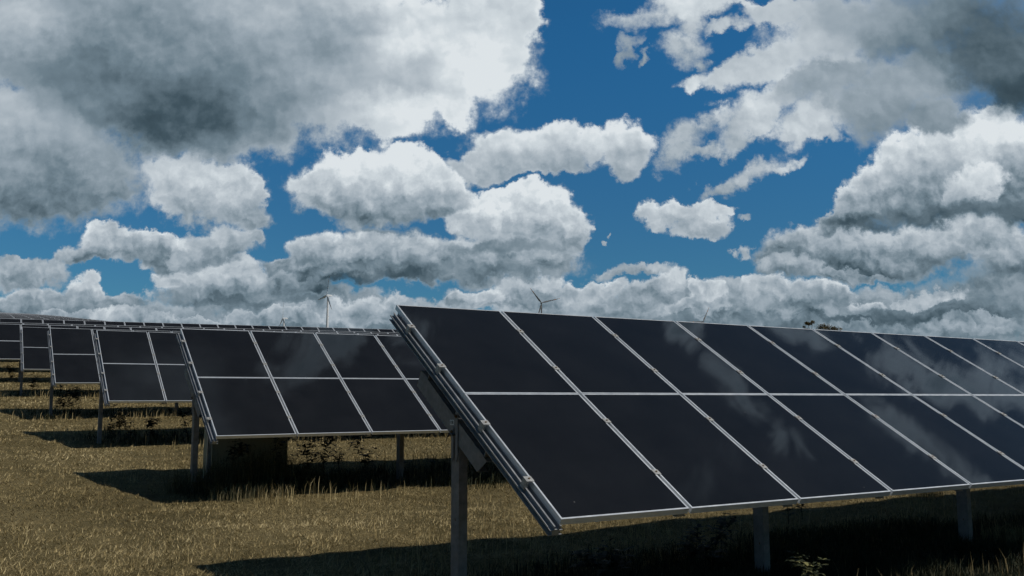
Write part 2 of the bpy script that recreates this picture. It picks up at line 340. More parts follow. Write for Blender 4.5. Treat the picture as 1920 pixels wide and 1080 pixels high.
# ------------------------------------------------------------------ small mesh tools
class Mesh:
    def __init__(s): s.v = []; s.f = []; s.m = []
    def add(s, vs, fs, mi=0):
        o = len(s.v); s.v += [tuple(p) for p in vs]; s.f += [tuple(i+o for i in f) for f in fs]; s.m += [mi]*len(fs)
    def box(s, x0, x1, y0, y1, z0, z1, mi=0):
        s.add([(x0,y0,z0),(x1,y0,z0),(x1,y1,z0),(x0,y1,z0),(x0,y0,z1),(x1,y0,z1),(x1,y1,z1),(x0,y1,z1)],
              [(0,3,2,1),(4,5,6,7),(0,1,5,4),(1,2,6,5),(2,3,7,6),(3,0,4,7)], mi)
    def prism(s, prof, axis, a, b, mi=0):
        """closed 2-D profile (counter-clockwise) pushed along an axis"""
        def P(p, t):
            if axis == 'x': return (t, p[0], p[1])
            if axis == 'y': return (p[0], t, p[1])
            return (p[0], p[1], t)
        n = len(prof); vs = [P(p, a) for p in prof]+[P(p, b) for p in prof]
        fs = [(i, (i+1) % n, (i+1) % n+n, i+n) for i in range(n)]+[tuple(range(n))[::-1], tuple(range(n, 2*n))]
        s.add(vs, fs, mi)
    def tube(s, pts, rad, n=6, mi=0, cap=True):
        pts = [np.array(p, float) for p in pts]; rings = []
        for i, p in enumerate(pts):
            d = pts[min(i+1, len(pts)-1)]-pts[max(i-1, 0)]; d = d/(np.linalg.norm(d)+1e-9)
            a = np.cross(d, (0, 0, 1)) if abs(d[2]) < .95 else np.cross(d, (1, 0, 0)); a /= np.linalg.norm(a); c = np.cross(d, a)
            r = rad[i] if hasattr(rad, '__len__') else rad
            rings += [p+r*(a*math.cos(2*math.pi*k/n)+c*math.sin(2*math.pi*k/n)) for k in range(n)]
        fs = []
        for i in range(len(pts)-1):
            for k in range(n):
                fs.append((i*n+k, i*n+(k+1) % n, (i+1)*n+(k+1) % n, (i+1)*n+k))
        if cap: fs += [tuple(range(n))[::-1], tuple(range((len(pts)-1)*n, len(pts)*n))]
        s.add(rings, fs, mi)
    def mesh(s, name, mats, fix=True):
        me = bpy.data.meshes.new(name); me.from_pydata(s.v, [], s.f)
        for m in mats: me.materials.append(m)
        if len(mats) > 1: me.polygons.foreach_set('material_index', s.m)
        if fix:
            bm = bmesh.new(); bm.from_mesh(me); bmesh.ops.recalc_face_normals(bm, faces=bm.faces); bm.to_mesh(me); bm.free()
        me.update(); return me
def link(name, me, parent=None, loc=(0,0,0), rot=(0,0,0), label=None):
    o = bpy.data.objects.new(name, me); COL.objects.link(o)
    if parent is not None: o.parent = parent
    o.location = loc; o.rotation_euler = rot
    if label: o['label'] = label
    return o
def tag(o, label, cat, group=None):
    o['label'] = label; o['category'] = cat
    if group: o['group'] = group
    return o
def W(x, h, z):                    # field coordinates -> world
    return Vector((x*XA[0]+h*HA[0], x*XA[1]+h*HA[1], z))
def at(px, py, h):                 # a pixel of the photo on the field line h -> (x, z)
    a = (px-960)/FPX; b = -(py-540)/FPX
    d = np.array([a, math.cos(PITCH)-b*math.sin(PITCH), math.sin(PITCH)+b*math.cos(PITCH)])
    P = d*h/(d@HA); return float(P@XA), float(P[2])

# ------------------------------------------------------------------ the lie of the land
TILT = 0.5503
CT, ST = math.cos(TILT), math.sin(TILT)
PW_, PL_ = 1.0113, 1.4
ROWS = [(2.998, 5.582, .034, 15), (2.648, 12.418, .276, 12), (2.298, 19.239, .680, 12), (1.86, 25.05, 1.093, 12), (1.549, 32.675, 1.625, 12),
        (-1.2, 39.2, 2.14, 23), (-.8, 45.9, 2.69, 24), (-.6, 52.6, 3.39, 27)]
ROLL = [0, .0046, .002, .012, .004, .013, .014, .014]       # tables climb a little along their length
for k in range(9, 23):
    h = 52.6+6.7*(k-8); ht = h+1.19
    zt = ht*(.0833-.0067*math.exp(-(ht-53.8)/34))
    x0 = .0265*h-2.2
    ROWS.append((x0, h, zt-.73, int((.445*h+2-x0)/PW_)))
GH = [-400, -50, 0]+[r[1] for r in ROWS]+[165, 200, 400, 1000, 2000, 3000, 6000]
GZ = [-1.7, -1.62, -1.6]+[r[2]-1.55+(0.03 if i == 1 else 0) for i, r in enumerate(ROWS)]+[11.2, 12.4, 25, 60, 118, 150, 160]
GZ[3] = -1.53
def swell(x, h):                   # the hill rises only on the left; to the right it falls away behind the eighth row
    r = x/np.maximum(h, 1.0)
    t = np.clip((r-.045)/.11, 0, 1); return -0.0052*np.maximum(h, 0)*np.clip((h-54)/6, 0, 1)*t*t*(3-2*t)
def ground_z(x, h):
    roll = np.interp(h, [0]+[q[1] for q in ROWS[:8]]+[59], [0]+ROLL+[0]); xs = np.interp(h, [q[1] for q in ROWS[:8]], [q[0] for q in ROWS[:8]])
    return np.interp(h, GH, GZ)+roll*np.clip(x-xs, 0, 28)+swell(np.asarray(x, float), np.asarray(h, float))*(np.asarray(h) < 220)
def vnoise(x, y, seed=0):          # cheap smooth value noise
    r = np.random.default_rng(seed); T = r.random((64, 64))
    xi = np.floor(x).astype(int); yi = np.floor(y).astype(int); fx = x-xi; fy = y-yi
    fx = fx*fx*(3-2*fx); fy = fy*fy*(3-2*fy)
    g = lambda a, b: T[a % 64, b % 64]
    return (g(xi,yi)*(1-fx)+g(xi+1,yi)*fx)*(1-fy)+(g(xi,yi+1)*(1-fx)+g(xi+1,yi+1)*fx)*fy
def bumps(x, h):
    return (vnoise(x*1.3, h*1.3, 1)-.5)*.05+(vnoise(x*3.7, h*3.7, 2)-.5)*.035

def axis(segs):
    out = []
    for a, b_, st in segs: out += list(np.arange(a, b_, st))
    return np.array(out+[segs[-1][1]])
gx = axis([(-5000,-1000,500),(-1000,-200,100),(-200,-20,15),(-20,-4,1.0),(-4,14,.14),(14,30,.8),(30,200,8),(200,1000,80),(1000,5000,500)])
gh = axis([(-400,-40,40),(-40,2,3),(2,16,.14),(16,40,.35),(40,160,3),(160,400,20),(400,6000,200)])
X_, H_ = np.meshgrid(gx, gh, indexing='ij')
near = ((H_ < 45) & (H_ > 0) & (X_ > -6) & (X_ < 32)).astype(float)
Z_ = ground_z(X_, H_)+bumps(X_, H_)*near
Vt = X_[..., None]*XA+H_[..., None]*HA+Z_[..., None]*ZA
nx, nh = X_.shape
idx = np.arange(nx*nh).reshape(nx, nh)
quads = np.stack([idx[:-1,:-1], idx[1:,:-1], idx[1:,1:], idx[:-1,1:]], -1).reshape(-1, 4)
def fast_mesh(name, verts, faces, k, mats, smooth=False):
    me = bpy.data.meshes.new(name); verts = np.asarray(verts, np.float32).reshape(-1, 3); faces = np.asarray(faces, np.int32).reshape(-1, k)
    me.vertices.add(len(verts)); me.vertices.foreach_set('co', verts.ravel())
    me.loops.add(faces.size); me.loops.foreach_set('vertex_index', faces.ravel())
    me.polygons.add(len(faces)); me.polygons.foreach_set('loop_start', np.arange(0, faces.size, k, dtype=np.int32))
    me.polygons.foreach_set('loop_total', np.full(len(faces), k, np.int32))
    for m in mats: me.materials.append(m)
    me.update(calc_edges=True); me.validate()
    if smooth: me.polygons.foreach_set('use_smooth', np.ones(len(faces), bool))
    return me
STRAW = [(0.25, (.105,.080,.036)), (0.45, (.185,.145,.068)), (0.62, (.265,.210,.100)), (0.8, (.33,.265,.135))]
GROUND_M, nt, b = mat('mown_dry_ground', (.2,.15,.08), .95, 0, .1)
tg = nt.nodes.new('ShaderNodeTexCoord'); gv = tg.outputs['Object']
a1 = nz(nt, .55, 5, .6, vec=gv); a2 = nz(nt, 7.0, 6, .7, vec=gv); a3 = nz(nt, 55.0, 4, .7, vec=gv)
def mathn(nt, op, a, b_, c=None):
    n = nt.nodes.new('ShaderNodeMath'); n.operation = op
    for i, v_ in enumerate((a, b_, c)):
        if isinstance(v_, bpy.types.NodeSocket): nt.links.new(v_, n.inputs[i])
        elif v_ is not None: n.inputs[i].default_value = v_
    return n.outputs[0]
mixn = mathn(nt, 'MULTIPLY_ADD', a1, .45, mathn(nt, 'MULTIPLY_ADD', a2, .35, mathn(nt, 'MULTIPLY', a3, .22)))
nt.links.new(rampn(nt, mixn, [(0.3, (.055,.045,.020)), (0.47, (.115,.092,.042)), (0.6, (.19,.15,.072)), (0.75, (.26,.21,.105))]), b.inputs['Base Color'])
bp = nt.nodes.new('ShaderNodeBump'); bp.inputs['Strength'].default_value = .7; bp.inputs['Distance'].default_value = .04
nt.links.new(mathn(nt, 'ADD', a2, a3), bp.inputs['Height']); nt.links.new(bp.outputs[0], b.inputs['Normal'])
gr = link('ground', fast_mesh('ground', Vt, quads, 4, [GROUND_M], True)); gr['kind'] = 'structure'

# ------------------------------------------------------------------ solar tables
def frame_mesh():
    m = Mesh(); w, l = (PW_-.024)/2, (PL_-.004)/2; lip, d = .0125, .040; top = .0015
    m.box(-w, w, l-lip, l, -d, top); m.box(-w, w, -l, -l+lip, -d, top)
    m.box(-w, -w+lip, -l+lip, l-lip, -d, top); m.box(w-lip, w, -l+lip, l-lip, -d, top)
    m.box(-w+lip, w-lip, l-lip-.020, l-lip, -d, -d+.0025); m.box(-w+lip, w-lip, -l+lip, -l+lip+.020, -d, -d+.0025)
    return m.mesh('panel_frame', [FRAME_M])
def glass_mesh():
    m = Mesh(); w, l = (PW_-.024)/2-.011, (PL_-.004)/2-.011
    m.box(-w, w, -l, l, -.0075, -.0005)
    me = m.mesh('panel_glass', [GLASS_M, BACK_M]); me.polygons[0].material_index = 1
    return me
def whole_panel_mesh():            # far rows: frame and glass in one
    m = Mesh(); w, l = (PW_-.024)/2, (PL_-.004)/2; lip = .02
    m.box(-w+lip, w-lip, -l+lip, l-lip, -.008, -.001, 0)
    m.box(-w, w, l-lip, l, -.04, .0015, 1); m.box(-w, w, -l, -l+lip, -.04, .0015, 1)
    m.box(-w, -w+lip, -l+lip, l-lip, -.04, .0015, 1); m.box(w-lip, w, -l+lip, l-lip, -.04, .0015, 1)
    return m.mesh('far_panel', [GLASS_M, FRAME_M])
def rail_mesh(a=-1.405):
    m = Mesh(); b_ = 1.335
    # upper channel, open towards the panels, on a wide flange, and a lower channel with strip edges
    m.prism([(-.019,-.0425),(-.019,-.070),(.019,-.070),(.019,-.0425),(.015,-.0425),(.015,-.066),(-.015,-.066),(-.015,-.0425)], 'y', a, b_)
    m.prism([(-.0195,-.0415),(-.0265,-.0415),(-.0265,-.046),(-.0195,-.046)], 'y', a, b_)
    m.prism([(.0195,-.0415),(.0195,-.046),(.0265,-.046),(.0265,-.0415)], 'y', a, b_)
    m.prism([(-.044,-.0705),(-.044,-.0745),(.044,-.0745),(.044,-.0705)], 'y', a, b_)
    m.prism([(-.030,-.075),(-.022,-.103),(.022,-.103),(.030,-.075)], 'y', a, b_)
    m.prism([(-.048,-.1035),(-.048,-.108),(.048,-.108),(.048,-.1035)], 'y', a, b_)
    cuts = [a+.03, -1.06, -1.0, -.40, -.34, .36, .42, 1.0, 1.06, b_]
    for s0, s1 in zip(cuts[0::2], cuts[1::2]):
        for sg in (-1, 1): m.box(min(sg*.0475, sg*.0425), max(sg*.0475, sg*.0425)-.0, s0, s1, -.0742, -.064)
    return m.mesh('rail', [RAIL_M])
def clamp_mesh(end):
    m = Mesh()
    if end:      # sits on the outer side of the first or last frame
        m.box(-.030, .026, -.026, .026, .0020, .0062); m.box(-.030, -.026, -.026, .026, -.062, .0018)
        m.box(-.0255, -.010, -.026, -.022, -.040, .0018)
    else:
        m.box(-.026, .026, -.026, .026, .0020, .0062); m.box(-.009, .009, -.026, .026, -.040, .0018)
    return m.mesh('clamp', [CLAMP_M])
def bolt_mesh(r, h):
    m = Mesh(); n = 6
    m.prism([(r*math.cos(math.pi/3*k), r*math.sin(math.pi/3*k)) for k in range(n)], 'z', 0, h)
    m.prism([(r*.5*math.cos(math.pi/4*k), r*.5*math.sin(math.pi/4*k)) for k in range(8)], 'z', h+.0003, h+r*.5)
    return m.mesh('bolt', [BOLT_M])
def purlin_mesh(L):
    m = Mesh(); y, z0, z1, t = .040, -.208, -.1085, .004
    m.box(0, L, -y, -y+t, z0, z1); m.box(0, L, -y+t, y, z1-t, z1); m.box(0, L, -y+t, y, z0, z0+t)
    return m.mesh('purlin', [STEEL_M])
def rafter_mesh():
    m = Mesh(); z1, z0, t, y0, y1 = -.209, -.345, .005, -.50, .68
    # C section seen from its closed side, lower end cut square to the ground
    side = [(y0-.02, z1), (y0+.05, z0), (y1, z0), (y1, z1)]
    m.prism(side, 'x', -.040, -.040+t)
    m.box(-.040+t, .040, y0-.02, y1, z1-t, z1); m.box(-.040+t, .040, y0+.05, y1, z0, z0+t)
    for yy in (-.42, .60):
        m.box(-.038, .038, yy-.055, yy-.045, z1+.0005, z1+.060); m.box(-.038, .038, yy-.044, yy+.05, z1+.0005, z1+.006)
    return m.mesh('rafter', [STEEL_M])
def post_mesh(hh, top=0.0):        # C section, open towards +x
    m = Mesh(); d, w, t = .058, .034, .005
    m.box(-w, -w+t, -d, d, 0, hh)
    m.box(-w+t, w, -d, -d+t, 0, hh); m.box(-w+t, w, d-t, d, 0, hh)
    m.box(w-t, w, -d+t, -d+t+.018, 0, hh); m.box(w-t, w, d-t-.018, d-t, 0, hh)
    for z in (.35*hh, .62*hh): m.prism([(-d+.05+.006*math.cos(k*math.pi/4), z+.011*math.sin(k*math.pi/4)) for k in range(8)], 'x', -w-.0015, -w-.0002, 1)
    return m.mesh('post', [STEEL_M, BOLT_M])
def plate_mesh():                  # gusset between post head and rafter
    m = Mesh(); t = .005
    m.prism([(-.062,-.26),(-.040,-.30),(-.028,-.30),(-.028,.05),(-.062,.05)], 'x', -.050, -.050+t)
    m.prism([(.004,-.26),(.022,-.30),(.036,-.26),(.036,-.06),(.004,-.06)], 'x', -.050, -.050+t)
    return m.mesh('bracket_plate', [STEEL_M])
ME = dict(frame=frame_mesh(), glass=glass_mesh(), far=whole_panel_mesh(), rail=rail_mesh(), rin=rail_mesh(-1.34), cm=clamp_mesh(False), ce=clamp_mesh(True),
          bolt=bolt_mesh(.007, .004), bigbolt=bolt_mesh(.013, .009), rafter=rafter_mesh(), plate=plate_mesh())
def lay(s, n=0.0):                 # slope coordinates -> table local (h, z)
    return s*CT-n*ST, s*ST+n*CT

ORD = ['nearest','second','third','fourth','fifth','sixth','seventh','eighth','ninth','tenth','eleventh','twelfth','thirteenth','fourteenth','fifteenth','sixteenth','seventeenth','eighteenth','nineteenth','twentieth','twenty-first','twenty-second']
LAB = ['nearest and largest solar table, dark panels filling the right foreground with clouds mirrored in them',
       'second solar table from the camera, its left end standing before the beige cabinet',
       'third solar table back, left of the table that hides the beige cabinet',
       'fourth solar table back, a single column of dark panels showing between its neighbours',
       'fifth solar table back, narrow dark pair of panels near the left edge of the field',
       'sixth solar table back, cut by the left photo edge behind the narrow fifth table']
def make_row(k, x0, h, cz, n):
    gz0 = float(ground_z(x0, h)); e = bpy.data.objects.new('solar_table', None); COL.objects.link(e)
    roll = ROLL[k-1] if k <= 8 else 0.0
    e.location = W(x0, h, gz0); e.rotation_euler = Matrix.Rotation(FIELD_ROT, 3, 'Z').__matmul__(Matrix.Rotation(-roll, 3, 'Y')).to_euler(); e.empty_display_size = .3
    lab = LAB[k-1] if k <= len(LAB) else f'{ORD[k-1]} solar table back from the nearest one, only its top edge showing'
    tag(e, lab, 'solar table', 'rows of tilted solar panels on the slope')
    base = cz-gz0
    rot = (TILT, 0, 0)
    if k >= 15:                    # only a hair-line of these shows
        m = Mesh(); src = ME['far']
        vs = np.array([v.co[:] for v in src.vertices]); fs = [tuple(p.vertices) for p in src.polygons]; mi = [p.material_index for p in src.polygons]
        for i in range(n):
            dz_ = float(swell(x0+(i+.5)*PW_, h)-swell(x0, h))
            for s in (-.7, .7):
                v = vs+np.array([0, s*1.0, 0]); y = v[:, 1]*CT-v[:, 2]*ST; z = v[:, 1]*ST+v[:, 2]*CT
                q = np.column_stack([v[:, 0]+(i+.5)*PW_, y, z+base+dz_]); o = len(m.v); m.v += [tuple(p) for p in q]
                m.f += [tuple(a+o for a in f) for f in fs]; m.m += mi
        me = m.mesh('solar_table', [GLASS_M, FRAME_M], False)
        bpy.data.objects.remove(e); e = bpy.data.objects.new('solar_table', me); COL.objects.link(e)
        e.location = W(x0, h, gz0); e.rotation_euler = (0, 0, FIELD_ROT)
        tag(e, lab, 'solar table', 'rows of tilted solar panels on the slope')
        return e
    for i in range(n):
        dz_ = float(swell(x0+(i+.5)*PW_, h)-swell(x0, h))
        for s in (.7, -.7):
            y, z = lay(s)
            jit = (rng.random(3)-.5)*np.array([.0022, .0016, .0])
            p = link('solar_panel', ME['glass'] if k <= 5 else ME['far'], e, ((i+.5)*PW_, y, base+z+dz_), (TILT+jit[0], jit[1], 0))
            if k <= 5: link('frame', ME['frame'], p)
    if k <= 8:
        for i in range(n+1):
            if k > 5 and i % 3: continue
            link('rail', ME['rail' if i in (0, n) else 'rin'], e, (i*PW_, 0, base), rot)
    if k <= 5:
        for i in range(n+1):
            for s in (1.01, .385, -.38, -1.01):
                end = i in (0, n); y, z = lay(s)
                c = link('clamp', ME['ce' if end else 'cm'], e, (i*PW_, y, base+z), (TILT, 0, 0 if i < n else math.pi) if i < n else (-TILT, 0, math.pi))
                link('bolt', ME['bolt'], c, (0, 0, .0064))
        for s in (.60, -.42):
            y, z = lay(s); link('purlin', purlin_mesh(n*PW_-.10), e, (.05, y, base+z), rot)
    px = np.arange(.045, n*PW_, 2.985)
    if k <= 8:
        for x in px:
            if k <= 5: link('rafter', ME['rafter'], e, (x+.0, 0, base), rot)
            hp = .13; g = float(ground_z(x0+x, h+hp))-gz0-roll*x-.25
            topz = base+hp*math.tan(TILT)-.35/CT+.02
            po = link('post', post_mesh(topz-g), e, (x+.002, hp, g))
            if k <= 2:
                pl = link('bracket_plate', ME['plate'], po, (0, 0, topz-g+.13))
                for (by, bz) in ((-.045, .02), (.020, -.09)):
                    link('bolt', ME['bigbolt'], po, (-.0505, by, topz-g+.13+bz), (0, -math.pi/2, 0))
    return e
TABLES = [make_row(k+1, *r) for k, r in enumerate(ROWS)]
# white number plate riveted to the rafter at the near end of the nearest table
def text_mesh(s, size, m):
    c = bpy.data.curves.new('writing', 'FONT'); c.body = s; c.size = size; c.align_x = 'CENTER'; c.align_y = 'CENTER'; c.extrude = .0004; c.offset = size*.03
    o = bpy.data.objects.new('writing', c); COL.objects.link(o)
    me = bpy.data.meshes.new_from_object(o.evaluated_get(bpy.context.evaluated_depsgraph_get()))
    bpy.data.objects.remove(o); me.materials.clear(); me.materials.append(m); return me
WHITE_M, _, _ = mat('white_plate', (.62,.63,.62), .5)
BLACK_M, _, _ = mat('black_ink', (.02,.02,.022), .5)
CABLE_M, _, _ = mat('black_cable', (.012,.012,.012), .5)
T1 = TABLES[0]; base1 = ROWS[0][2]-float(ground_z(ROWS[0][0], ROWS[0][1]))
raf = [c for c in T1.children if c.name.startswith('rafter')][0]
m = Mesh(); m.box(-.031, .031, -.019, .019, 0, .0015)
np_ = link('number_plate', m.mesh('number_plate', [WHITE_M]), raf, (-.0405, .034, -.262), label='white number plate with dark lettering')
np_.rotation_euler = Matrix(((0,0,-1),(-1,0,0),(0,1,0))).to_euler()
np_.rotation_euler.rotate_axis('Z', TILT)
link('lettering', text_mesh('P.82', .026, BLACK_M), np_, (0, 0, .0019))
m = Mesh(); m.tube([(-.046,.115,-.36),(-.05,.085,-.322),(-.052,.045,-.305),(-.050,.0,-.31),(-.030,-.02,-.312)], [.002,.0035,.006,.010,.011], 6)
cb = link('cable', m.mesh('cable', [CABLE_M]), T1, (.04, .12, base1+.02))

# ------------------------------------------------------------------ cabinet behind the second table
def cabinet():
    h0 = 13.35; xa, _ = at(398, 850, h0); xb, _ = at(539, 850, h0); w = xb-xa
    g = float(ground_z(xa, h0)); e = bpy.data.objects.new('cabinet', None); COL.objects.link(e); e.location = W(xa, h0, g); e.rotation_euler = (0, 0, FIELD_ROT)
    tag(e, 'beige ribbed metal cabinet standing in tall grass under the second solar table', 'cabinet')
    cm = metal_mat('beige_paint', (.34,.29,.18), (.42,.36,.23), .6, 0.0, 4.0); dark, _, _ = mat('cabinet_gap', (.03,.03,.025), .8)
    H0 = 1.02; m = Mesh()
    m.box(0, w, 0, .55, .06, H0); link('body', m.mesh('body', [cm]), e)
    m = Mesh()                      # two doors with a ribbed upper band
    for a, b_ in ((.015, w/2-.006), (w/2+.006, w-.015)):
        m = Mesh(); m.box(a, b_, -.012, -.0005, .09, H0-.03)
        n = 7; st = (b_-a-.06)/n
        for i in range(n): m.box(a+.03+i*st, a+.03+i*st+st*.62, -.020, -.0125, .62, H0-.05)
        m.box(a+.01, b_-.01, -.017, -.0125, .585, .60)
        d = link('door', m.mesh('door', [cm]), e)
    m = Mesh(); m.box(w/2-.07, w/2-.045, -.035, -.0125, .40, .52); link('handle', m.mesh('handle', [STEEL_M]), d)
    m = Mesh(); m.box(-.03, w+.03, -.04, .60, H0, H0+.035); link('lid', m.mesh('lid', [cm]), e)
    m = Mesh(); m.box(-.02, w+.02, -.02, .57, -.12, .06); link('plinth', m.mesh('plinth', [STEEL_M]), e)
    m = Mesh(); m.box(-.075, -.022, -.03, .03, -.2, 1.25); link('cable_duct', m.mesh('cable_duct', [RAIL_M]), e, label='pale metal cable duct on the cabinet corner')
cabinet()

# ------------------------------------------------------------------ wind turbines
TURB_M = metal_mat('turbine_white', (.72,.74,.77), (.78,.80,.83), .45, 0.0, .05)
BAND_M, _, _ = mat('turbine_band', (.42,.17,.03), .5)
SHADED_TURB_M = metal_mat('turbine_white_shaded', (.17,.18,.19), (.21,.22,.23), .5, 0.0, .05)  # cloud shadow on two turbines put into their base colour
def turbine(px, hub_y, dist, Rb, yaw, ph, label, thick=1.0, TURB_M=TURB_M):
    a = (px-960)/FPX; b_ = -(hub_y-540)/FPX
    d = np.array([a, math.cos(PITCH)-b_*math.sin(PITCH), math.sin(PITCH)+b_*math.cos(PITCH)]); d *= dist/math.hypot(d[0], d[1])
    h = float(d @ HA); x = float(d @ XA); g = float(ground_z(x, h)); hz = d[2]-g
    e = bpy.data.objects.new('wind_turbine', None); COL.objects.link(e); e.location = (d[0], d[1], g); e.rotation_euler = (0, 0, yaw)
    tag(e, label, 'wind turbine', 'wind turbines beyond the field')
    n = 20; m = Mesh(); ov = .045*Rb     # local -x is the way the rotor faces; tower stands behind it
    m.tube([(ov, 0, -2), (ov, 0, hz*.5), (ov, 0, hz-.02*Rb)], [.052*Rb*thick, .042*Rb*thick, .030*Rb*thick], n); link('tower', m.mesh('tower', [TURB_M]), e)
    m = Mesh(); pr = [(-.036,-.024),(.036,-.024),(.042,.012),(.028,.040),(-.028,.040),(-.042,.012)]
    for i, (x0, s) in enumerate(((0, .8), (.03, 1), (.20, 1), (.27, .7))):
        m.v += [(x0*Rb, p[0]*Rb*s, hz+p[1]*Rb*s) for p in pr]
    for i in range(3):
        for k in range(6): m.f.append((i*6+k, i*6+(k+1) % 6, (i+1)*6+(k+1) % 6, (i+1)*6+k)); m.m.append(0)
    m.f += [(5,4,3,2,1,0), (18,19,20,21,22,23)]; m.m += [0, 0]
    link('nacelle', m.mesh('nacelle', [TURB_M]), e)
    m = Mesh(); m.tube([(0, 0, hz), (-.03*Rb, 0, hz), (-.055*Rb, 0, hz), (-.068*Rb, 0, hz)], [.034*Rb, .033*Rb, .022*Rb, .004*Rb], 14); hub = link('hub', m.mesh('hub', [TURB_M]), e)
    for p in ph:
        m = Mesh(); c, s = math.sin(R(p)), math.cos(R(p)); ax = np.array([0, -c, s]); tv = np.array([0, s, c]); o = np.array([-.03*Rb, 0, hz])
        st = [(0, .040, .036), (.06, .042, .034), (.18, .088, .022), (.40, .066, .015), (.62, .048, .011), (.70, .042, .010), (.79, .034, .008), (.90, .026, .006), (1.0, .008, .003)]
        for t, ch, th in st:
            q = o+ax*t*Rb; twist = .35*(1-t); cx = np.array([math.sin(twist), 0, 0])+tv*math.cos(twist); nx_ = np.array([math.cos(twist), 0, 0])-tv*math.sin(twist)
            for k in range(8):
                an = 2*math.pi*k/8; m.v.append(tuple(q+cx*(math.cos(an)*ch*.5+ch*.12)*Rb*thick+nx_*math.sin(an)*th*.5*Rb))
        for i in range(len(st)-1):
            for k in range(8): m.f.append((i*8+k, i*8+(k+1) % 8, (i+1)*8+(k+1) % 8, (i+1)*8+k)); m.m.append(1 if i in (5, 7) else 0)
        m.f.append(tuple(range(8*(len(st)-1), 8*len(st)))); m.m.append(1)
        link('blade', m.mesh('blade', [TURB_M, BAND_M]), e)
turbine(613.5, 554, 1900, 41, R(37), (16, -98, 141), 'tall white wind turbine rising behind the left solar tables, its rotor side-on', 1.45)
turbine(531, 597, 2600, 46, R(28), (3, -117, 123), 'smallest white wind turbine, far off to the left of the tall one', 1.4)
turbine(1015.5, 568, 1800, 38, R(96), (-38, 76, 197), 'shade-painted wind turbine with three spread blades above the second panel of the nearest table', 1.1, SHADED_TURB_M)
turbine(1318, 603.5, 2000, 37, R(118), (28, 148, 268), 'wind turbine mostly hidden, one slanting shade-painted blade showing above the nearest table', 1.0, SHADED_TURB_M)

# ------------------------------------------------------------------ trees on the skyline
LEAF_M, nt, b = mat('tree_leaves', (.06,.05,.02), .8, 0, .2)
nt.links.new(rampn(nt, nz(nt, .9, 4), [(0.3, (.060,.052,.016)), (0.55, (.15,.11,.035)), (0.75, (.22,.155,.055))]), b.inputs['Base Color'])
BARK_M, _, _ = mat('bark', (.045,.04,.035), .9)
def tree(px, dist, top_y, blobs, label, twigs=14, leaves=2200, lean=0.0):
    """blobs: crown clumps as (dx, height above the ground, rx, rz) in metres"""
    a = (px-960)/FPX; d = np.array([a, math.cos(PITCH), 0]); d *= dist/math.hypot(d[0], d[1]); h = float(d @ HA); x = float(d @ XA); g = float(ground_z(x, h))
    az = math.atan2(d[0], d[1]); e = bpy.data.objects.new('tree', None); COL.objects.link(e); e.location = (d[0], d[1], g); e.rotation_euler = (0, 0, -az)
    tag(e, label, 'tree', 'trees on the skyline behind the nearest table')
    r_ = np.random.default_rng(int(px)); m = Mesh(); zt = max(bz for _, bz, _, _ in blobs)
    m.tube([(0,0,-.3),(.1+lean*.2,0,zt*.35),(lean*.5,.1,zt*.62)], [.26,.20,.13], 8)
    for bx, bz, rx, rz in blobs:
        m.tube([(lean*.4,.05,zt*.5),((lean*.4+bx)*.5,r_.normal()*.3,zt*.5+(bz-zt*.5)*.55),(bx,0,bz)], [.12,.08,.04], 5)
        for _ in range(twigs):
            q = r_.normal(size=3); q /= np.linalg.norm(q); q[2] = abs(q[2]); tip = np.array([bx,0,bz])+q*np.array([rx,rx,rz])*1.12
            m.tube([(bx,0,bz-.2*rz), np.array([bx,0,bz])+q*np.array([rx,rx,rz])*.5+r_.normal(size=3)*.12, tip], [.035,.025,.012], 4, cap=False)
    link('trunk', m.mesh('trunk', [BARK_M]), e)
    vs = []; tot = sum(rx*rx*rz for _, _, rx, rz in blobs)
    for bx, bz, rx, rz in blobs:
        n = int(leaves*rx*rx*rz/tot); q = r_.normal(size=(n, 3)); q /= np.linalg.norm(q, axis=1)[:, None]
        q *= (r_.random((n, 1))**.45)*(1+.22*np.sin(q[:, :1]*7+bx)*np.cos(q[:, 2:]*6))
        c = np.array([bx, 0, bz])+q*np.array([rx, rx, rz]); keep = vnoise(c[:, 0]*1.6+9, c[:, 2]*1.6+c[:, 1]+5, 5) > .33; c = c[keep]; n = len(c)
        u_ = r_.normal(size=(n, 3)); u_ /= np.linalg.norm(u_, axis=1)[:, None]; w_ = np.cross(u_, r_.normal(size=(n, 3))); w_ /= np.linalg.norm(w_, axis=1)[:, None]
        s_ = (.09+.10*r_.random((n, 1))); vs.append(np.stack([c-u_*s_, c+w_*s_*.6, c+u_*s_, c-w_*s_*.6], 1))
    vs = np.concatenate(vs).reshape(-1, 3); link('crown', fast_mesh('crown', vs, np.arange(len(vs)), 4, [LEAF_M]), e)
tree(1514, 250, 600, [(-.2,9.6,1.1,.55),(.9,9.9,.7,.5),(-1.3,8.7,.5,.4),(-.7,7.6,1.0,.8)], 'sparse tree with bare slanting limbs, leftmost of the pair of trees on the skyline', 10, 1500, .8)
tree(1546, 255, 604, [(-1.6,8.7,1.3,1.1),(-.3,8.9,1.3,1.2),(1.4,8.3,1.6,.9),(3.0,8.1,1.2,.8),(0,7.2,3.4,1.2)], 'dense bushy olive tree beside the sparse tree on the skyline', 14, 5200)
tree(1421, 300, 607, [(-2.6,9.7,1.2,.8),(2.0,10.3,2.0,1.1),(.2,9.2,3.2,1.0)], 'low rounded treetop just peeping over the nearest table left of the tree pair', 8, 3600)

